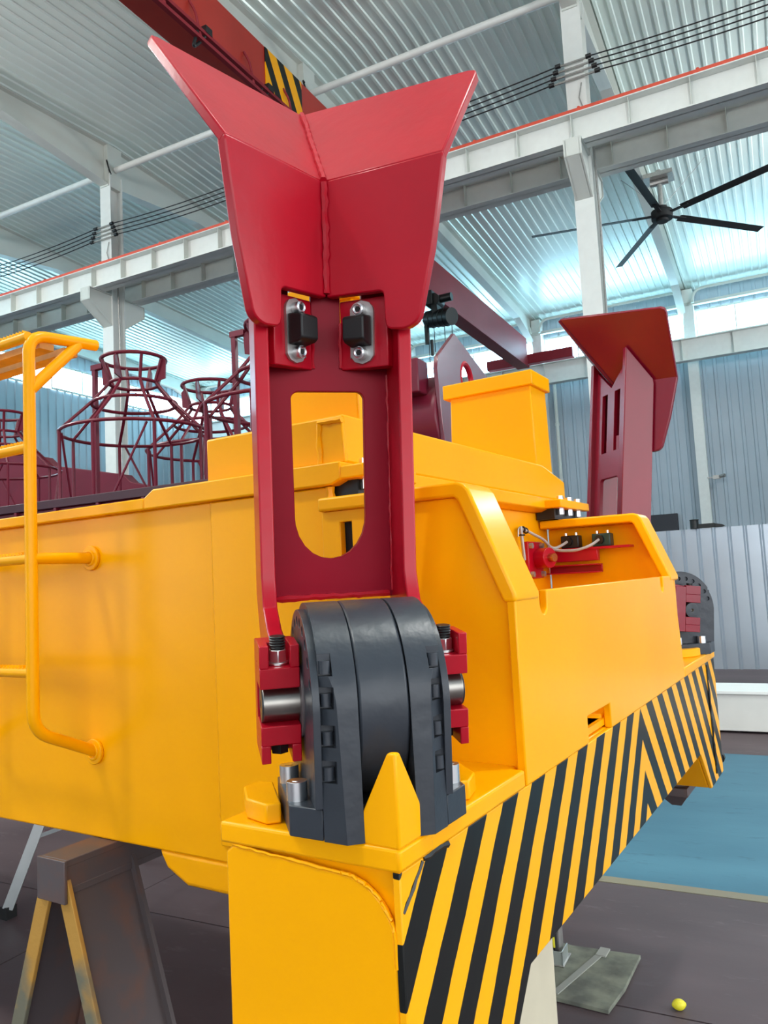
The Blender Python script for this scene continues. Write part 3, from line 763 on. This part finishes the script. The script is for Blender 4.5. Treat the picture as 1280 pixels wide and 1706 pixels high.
# prop box under the striped beam, floor mat, lemon, foot of a post with a cable
m = MB(); m.box(-.40, BX1, .45, .80, 0, .868)
bx = tag(m.build('prop_block', BEIGE, None, None, .004), 'beige upright block under the striped beam with a faint oval stamp', 'block')
st = MB(); st.tube([(BX1 + .0005, .53 + .045 * math.cos(t * PI / 12), .70 + .065 * math.sin(t * PI / 12)) for t in range(24)], .0016, 5, True)
st.tube([(BX1 + .0005, .53 + .036 * math.cos(t * PI / 12), .70 + .054 * math.sin(t * PI / 12)) for t in range(24)], .0012, 5, True)
for i in range(3): st.bar((BX1 + .0005, .512 + i * .016, .68), (BX1 + .0005, .516 + i * .016, .72), .003, .003)
st.build('stamp', STAMP, bx)
m = MB(); pts = [(-.93, 3.36), (-.655, 3.375), (-.668, 3.10), (-.695, 2.925), (-.90, 2.94), (-1.06, 2.95), (-1.06, 3.38)]
m.poly([(x, y, .002) for x, y in pts], (0, 0, .016))
mt = tag(m.build('floor_board', BOARD, None, HM, .002), 'worn grey board lying on the floor under the striped beam', 'board')
t = MB(); t.bar((-.90, 2.96, .020), (-.80, 3.34, .020), .026, .004); t.build('tape_strip', mat('grey_tape', (150, 152, 144), .7), mt, HM)
t = MB(); t.bar((-.80, 3.30, .022), (-.795, 3.37, .022), .04, .006); t.build('tape_patch', mat('grey_tape_patch', (160, 160, 152), .7), mt, HM)
m = MB(); bm = m.bm
bmesh.ops.create_uvsphere(bm, u_segments=20, v_segments=14, radius=.019)
for v in bm.verts:
    v.co.x *= 1.25
    if abs(v.co.x) > .02: v.co.x *= 1.12; v.co.y *= .8; v.co.z *= .8
tag(m.build('lemon', LEMON, None, HM @ Matrix.Translation((-.47, 3.05, .019)) @ Matrix.Rotation(.5, 4, 'Z')), 'small yellow lemon lying alone on the grey floor', 'lemon')
m = MB(); m.box(-1.02, -.915, 3.16, 3.28, .019, .024); m.box(-.998, -.94, 3.20, 3.262, .024, .62)
sp = tag(m.build('stand_post', GALV, None, HM, .003), 'grey metal post on a base plate standing on the worn board', 'post')
t = MB(); t.box(-1.0, -.92, 3.162, 3.166, .022, .075); t.box(-.924, -.92, 3.162, 3.25, .022, .075); t.build('tray_edge', ALU, sp, HM)
t = MB(); t.tube(bend([(-.945, 3.19, .45), (-.93, 3.18, .30), (-.955, 3.185, .22), (-.95, 3.18, .06)], .04), .009, 8); t.build('cable', WIRE, sp, HM)
t = MB(); t.cyl((-.955, 3.178, .085), (-.958, 3.175, .125), .008, 8); tag(t.build('cable_tag', LEMON, sp, HM), 'small yellow tag on the cable')

# partition of ribbed sheet, with the black pipe on top, and the pale steel box in front
m = MB(); x = -2.5
ribbed(m, -2.6, 3.2, .217, .03, lambda x, d: [(x, 12.69 - d, 0.0), (x, 12.69 - d, 2.12)], ((0, 0), (.70, 0), (.82, 1), (.86, 1), (.98, 0)))
ribbed(m, -2.6, 3.2, .217, .03, lambda x, d: [(x, 12.72 - d, 0.0), (x, 12.72 - d, 2.12)], ((0, 0), (.70, 0), (.82, 1), (.86, 1), (.98, 0)))
pt = tag(m.build('partition_screen', FENCE, None, HM, sharp=20), 'low ribbed grey sheet steel partition standing in front of the far wall', 'partition')
b = MB(); b.box(-2.6, 3.2, 12.73, 12.77, 1.7, 1.76); b.box(-2.6, 3.2, 12.73, 12.77, .3, .36); b.build('back_rail', GALV, pt, HM)
m = MB(); m.cyl((-1.16, 12.69, 2.12), (-1.16, 12.69, 2.26), .062, 16); m.ring((-1.16, 12.69, 2.255), .058, .012, 16, 6)
m.poly([(-1.14, 12.66, 2.125), (-1.14, 12.72, 2.125), (-1.14, 12.72, 2.19), (-1.14, 12.66, 2.19)], (.27, 0, .0))
m.poly([(-.87, 12.66, 2.125), (-.87, 12.66, 2.185), (-.77, 12.66, 2.165), (-.73, 12.66, 2.14), (-.77, 12.66, 2.125)], (0, .06, 0))
tag(m.build('pipe_elbow', BLACK, None, HM, .004), 'black pipe elbow with a tapered arm lying on top of the partition', 'pipe')
m = MB(); m.box(-1.5, 4.5, 8.0, 8.5, .02, .36); sb = m.build('steel_box', STEELBOX, None, HM, .006)
tag(sb, 'long pale steel box lying on the floor in front of the partition', 'box')
t = MB(); t.box(-1.52, 4.52, 7.98, 8.52, .36, .39); t.build('lid_edge', WHITE, sb, HM, .004)
for xx in (-1.2, 1.2, 3.9): MB().box(xx, xx + .1, 8.05, 8.45, 0, .02).build('skid', DSTEEL, sb, HM)
# dark cabinet, drain pipe and small lamp bracket on the far wall
m = MB(); m.box(-4.75, -3.7, 33.7, 33.94, 2.6, 3.68); cb_ = tag(m.build('wall_cabinet', CAB, None, HM, .01), 'dark cabinet on the far wall just above the partition', 'cabinet')
m = MB(); m.box(-4.8, -3.66, 33.66, 33.7, 2.55, 2.62); m.build('cabinet_sill', GALV, cb_, HM)
m = MB(); m.tube([(-8.4, 33.8, 10.4), (-8.4, 33.8, 3), (-8.4, 33.8, .0)], .075, 10)
for z in (3, 5.5, 8): m.cyl((-8.4, 33.8, z), (-8.4, 33.8, z + .12), .095, 10)
tag(m.build('drain_pipe', WHITE2, None, HM), 'pale drain pipe running down the far wall', 'pipe')
m = MB(); m.box(-2.2, -1.9, 33.3, 33.45, 4.9, 5.05); m.cyl((-1.95, 33.3, 4.98), (-1.75, 33.2, 5.0), .07, 10); m.box(-2.42, -2.2, 33.36, 33.4, 4.96, 5.0)
tag(m.build('wall_fitting', GALV, None, HM), 'small grey metal fitting on a far wall column', 'fitting')

# maroon machine behind: frame with deck plates
m = MB(); m.box(-13, -3.4, 5.0, 5.35, .55, 2.42)
mf = tag(m.build('maroon_frame', MAROON, None, HM, .01), 'long maroon steel frame standing behind the yellow beam', 'frame')
m = MB(); m.box(-13, -3.38, 4.96, 5.10, 2.42, 2.50); m.build('top_rail', mat('dark_maroon_edge', (58, 14, 30), .4), mf, HM, .005)
for x in [-11.5 + i * .55 for i in range(15)]:
    m = MB(); m.box(x, x + .035, 4.965, 5.0, .6, 2.42); m.build('web_stiffener', MAROON, mf, HM)
m = MB(); m.poly([(-13.3, 9.0, 4.19), (-12.2, 9.0, 4.19), (-11.1, 9.0, 3.99), (-10.9, 9.0, 3.82), (-9.26, 9.0, 3.49), (-9.1, 9.0, 3.35), (-7.6, 9.0, 2.95), (-7.4, 9.0, 2.15), (-13.3, 9.0, 2.15)], (0, .2, 0))
m.build('deck_plate', MAROON, mf, HM, .01)
for x in (-12.5, -8, -3.8): MB().box(x, x + .2, 5.05, 5.3, 0, .55).build('leg', MAROON, mf, HM)
for x in (-13.2, -7.2): MB().box(x, x + .2, 9.05, 9.25, 0, 2.06).build('leg', MAROON, mf, HM)
MB().box(-13.4, -3.4, 5.3, 9.3, 2.05, 2.15).build('deck', MAROON, mf, HM, .01)
# bell-shaped wire cages standing on the floor behind the frame
def cage(cx, cy, s, zb, label, post=True):
    """s scale; ring heights measured from zb (bottom)"""
    M = HM @ Matrix.Translation((cx, cy, zb)) @ Matrix.Scale(s, 4)
    h = dict(low=1.22, mid=1.56, neck=1.80, top=2.08)
    m = MB(); m.ring((0, 0, h['top']), .36, .022, 28); 
    o = tag(m.build('wire_cage', MAROON, None, M), label, 'cage')
    for z, R in ((h['neck'], .27), (h['mid'], .47), (h['low'], .82), (.02, .82)):
        m = MB(); m.ring((0, 0, z), R, .02, 32); m.build('hoop', MAROON, o, M)
    for i in range(8):
        t = 2 * PI * (i + .3) / 8; c, sn = math.cos(t), math.sin(t)
        m = MB(); m.tube([(.36 * c, .36 * sn, h['top']), (.27 * c, .27 * sn, h['neck']), (.47 * c, .47 * sn, h['mid']), (.82 * c, .82 * sn, h['low']), (.82 * c, .82 * sn, 0.02)], .02, 6); m.build('upright', MAROON, o, M)
        if i % 2 == 0:
            m = MB(); m.poly([(.36 * c, .36 * sn, h['top']), (.27 * c, .27 * sn, h['neck']), (.40 * c, .40 * sn, h['neck'] + .03), (.41 * c, .41 * sn, h['top'] - .05)], (-sn * .015, c * .015, 0)); m.build('gusset', MAROON, o, M)
    for i in range(4):
        t = 2 * PI * (i + .15) / 4; m = MB(); m.cyl((.79 * math.cos(t), .79 * math.sin(t), .05), (.79 * math.cos(t + .7), .79 * math.sin(t + .7), 1.2), .014, 6); m.build('brace', MAROON, o, M)
    if post:
        m = MB(); m.bar((-.52, -.1, .02), (-.52, -.1, 2.05), .05, .05); m.box(-.56, -.38, -.13, -.07, 2.03, 2.09); m.build('hook_post', MAROON, o, M)
    return o
cage(-5.98, 6.0, .92, 2.15, 'maroon bell-shaped wire cage, the biggest one beside the yellow ladder')
cage(-6.40, 7.75, .99, 2.15, 'maroon bell-shaped wire cage just right of the biggest cage', False)
cage(-4.28, 6.3, .98, 2.15, 'maroon bell-shaped wire cage cut off by the red guide arm')
cage(-8.25, 6.1, .80, 2.15, 'low maroon wire cage behind the yellow ladder post at the left edge', False)
# lug frame behind the yellow box
m = MB(); m.cyl((-2.75, 5.15, 2.72), (-2.03, 5.15, 2.72), .33, 32)
lf = tag(m.build('lug_frame', MAROON, None, HM, .01), 'maroon drum frame with two pointed lifting lugs behind the yellow stanchion box', 'frame')
MB().box(-2.8, -1.95, 4.55, 6.2, 0, 2.5).build('base_frame', MAROON, lf, HM, .01)
MB().box(-2.35, -2.1, 4.72, 4.90, 2.86, 3.10).build('stop_block', MAROON, lf, HM, .01)
MB().cyl((-2.2, 4.72, 2.97), (-2.2, 4.70, 2.97), .03, 10).build('bolt', CHROME, lf, HM)
for x, dy in ((-2.0, 0), (-2.62, .55)):
    m = MB()
    m.poly([(x, 4.9 + dy, 2.4), (x, 4.82 + dy, 3.03), (x, 4.85 + dy, 3.12), (x, 5.19 + dy, 3.37), (x, 6.50 + dy, 3.02), (x, 6.50 + dy, 2.4)], (-.03, 0, 0))
    lg = m.build('lug_plate', MAROONG, lf, HM, .004)
    cb2 = MB(); cb2.cyl((x - .1, 5.40 + dy, 3.07), (x + .1, 5.40 + dy, 3.07), .125, 28); cut(lg, cb2)
    MB().ring((x - .015, 5.40 + dy, 3.07), .122, .022, 28, 8, (1, 0, 0)).build('lug_ring', RED, lf, HM)

# ================================================================== overhead: cranes, hoist, wires, fan
m = MB(); m.box(-8.2, -7.62, -6.0, 14.1, 10.52, 11.42)
c1 = tag(m.build('bridge_crane', CRANE, None, HM, .01), 'red bridge crane girder crossing overhead at upper left', 'crane')
hzm = stripes_mat('crane_hazard_paint', 0, 0, 0, .52, .55, .45, 99, False)
m = MB(); m.box(-7.618, -7.60, 11.05, 12.25, 10.56, 11.40); tag(m.build('hazard_panel', hzm, c1, HM), 'yellow and black striped panel on the girder')
m = MB(); m.box(-9.4, -6.4, 14.16, 14.56, 10.32, 10.72)
for x in (-9.1, -6.7): m.cyl((x, 14.26, 10.36), (x, 14.46, 10.36), .06, 12)
m.build('end_carriage', CRANE, c1, HM, .01)
for z, y1 in ((10.44, 12.6), (10.30, 12.6)):
    m = MB(); m.box(-7.55, -7.47, -5, y1, z - .03, z + .03); m.build('festoon_track', CRANE2, c1, HM)
for y in (8.2, 9.0, 10.4, 11.6):
    m = MB(); m.tube(bend([(-7.6, y, 10.9), (-7.52, y + .05, 10.7), (-7.5, y + .15, 10.28)], .08), .02, 6); m.build('track_hanger', CRANE2, c1, HM)
for y in (9.3, 11.0, 12.1):
    m = MB(); m.box(-7.56, -7.46, y - .08, y + .08, 10.46, 10.58); m.tube(bend([(-7.5, y, 10.5), (-7.55, y - .15, 10.25), (-7.55, y - .3, 10.1), (-7.52, y - .22, 10.4)], .08), .03, 6); m.build('festoon_carrier', WIRE, c1, HM)
m = MB(); m.box(-9.62, -9.2, 15.9, 32.6, 10.62, 11.82); m.box(-9.68, -9.14, 15.9, 32.6, 10.50, 10.62)
c2 = tag(m.build('bridge_crane', CRANE2, None, HM, .01), 'dark red bridge crane girder reaching the far wall behind the guide arm', 'crane')
for y in (32.9,):
    m = MB(); m.box(-11.2, -7.3, y, y + .35, 10.77, 11.2); m.build('end_carriage', CRANE2, c2, HM, .01)
m = MB(); m.box(-11.2, -7.6, 15.5, 15.82, 10.34, 10.72); m.build('end_carriage', CRANE2, c2, HM, .01)
# hoist hanging on the second crane
m = MB(); m.cyl((-9.0, 21.7, 10.22), (-9.0, 22.2, 10.22), .2, 20); m.box(-9.25, -9.0, 21.6, 22.3, 10.05, 10.50)
ho = tag(m.build('electric_hoist', BLACK, None, HM, .01), 'black electric hoist hanging from the far crane girder', 'hoist')
MB().cyl((-8.9, 21.9, 10.25), (-8.45, 21.9, 10.25), .13, 16).build('motor', BLACK, ho, HM)
m = MB(); m.cyl((-9.35, 22.1, 9.75), (-8.40, 21.7, 9.55), .27, 24)
m.build('rope_drum', BLACK, ho, HM)
for t in (.2, .4, .6, .8): MB().ring(Vector((-9.35, 22.1, 9.75)).lerp(Vector((-8.40, 21.7, 9.55)), t), .27, .02, 20, 6, (1.1, -.4, -.23)).build('drum_flange', BLACK, ho, HM)
m = MB(); m.bar((-9.0, 21.9, 10.1), (-8.95, 21.9, 9.7), .4, .2); m.build('suspension', BLACK, ho, HM)
for x, z in ((-9.3, 8.2), (-9.1, 8.6), (-8.75, 8.5), (-8.5, 8.3)): MB().cyl((x, 21.9, 9.6), (x, 21.9, z), .012, 6).build('rope', WIRE, ho, HM)
MB().cyl((-9.35, 21.9, 8.9), (-9.35, 21.9, 9.5), .08, 10).build('hook_block', BLACK, ho, HM)
MB().cyl((-9.2, 21.9, 8.5), (-9.2, 21.9, 9.0), .055, 10).build('hook', BLACK, ho, HM)
# four bare conductors strung from column to column
for q in range(4):
    z = 11.55 - q * .115
    for k, where in ((0, 'right of the tall column beside the fan'), (1, 'left of the tall column, ending behind the red guide plates'), (2, 'between the left column and the red guide plates'), (3, 'at the left edge, left of the left column')):
        a, b = COLS[k] - (.30 + .05 * q), COLS[k + 1] + (.30 + .05 * q); m = MB(); n = 12
        m.tube([(a + (b - a) * i / n, 14.70, z - .10 * 4 * (i / n) * (1 - i / n)) for i in range(n + 1)], .013, 6)
        tag(m.build('power_wire', WIRE, None, HM), '%s black power wire %s' % (('topmost', 'second highest', 'third highest', 'lowest')[q], where), 'wire', 'power wires between the columns')
# big ceiling fan
fx, fy, fz = -2.25, 23.0, 11.65
m = MB(); m.cyl((fx, fy, fz - .12), (fx, fy, fz + .12), .30, 24); m.cyl((fx, fy, fz - .2), (fx, fy, fz - .12), .17, 20); m.cyl((fx, fy, fz + .12), (fx, fy, fz + .25), .16, 16)
fan = tag(m.build('ceiling_fan', FANB, None, HM, .01), 'huge five-bladed black ceiling fan hanging under the roof at right', 'fan')
m = MB(); m.cyl((fx, fy, fz + .2), (fx, fy, 13.0), .07, 12); m.build('drop_rod', GALV, fan, HM)
m = MB(); m.box(fx - .4, fx + .4, fy - .3, fy + .3, 12.72, 12.84); m.cyl((fx - .25, fy, 12.64), (fx + .25, fy, 12.64), .1, 10); m.build('ceiling_bracket', GALV, fan, HM)
for k in range(5):
    t = math.radians(-96.7 + 72 * k); c, s = math.cos(t), math.sin(t)
    MM = HM @ Matrix.Translation((fx, fy, fz)) @ Matrix.Rotation(t, 4, 'Z')
    m = MB(); pr = [(-.13, .028), (-.05, .04), (.06, .015), (.13, -.035), (.05, -.005), (-.06, .012)]
    m.poly([(.62, y, z) for y, z in pr], (3.1, 0, 0)); m.poly([(.22, y, z) for y, z in ((-.06, -.012), (.06, -.012), (.06, .012), (-.06, .012))], (.6, 0, 0))
    m.build('blade', FANB, fan, MM)
for dx, dy in ((1.3, .8), (-1.2, .9)): MB().cyl((fx, fy, fz + .2), (fx + dx, fy + dy, roof_z(fy + dy)), .008, 6).build('guy_wire', GALV, fan, HM)
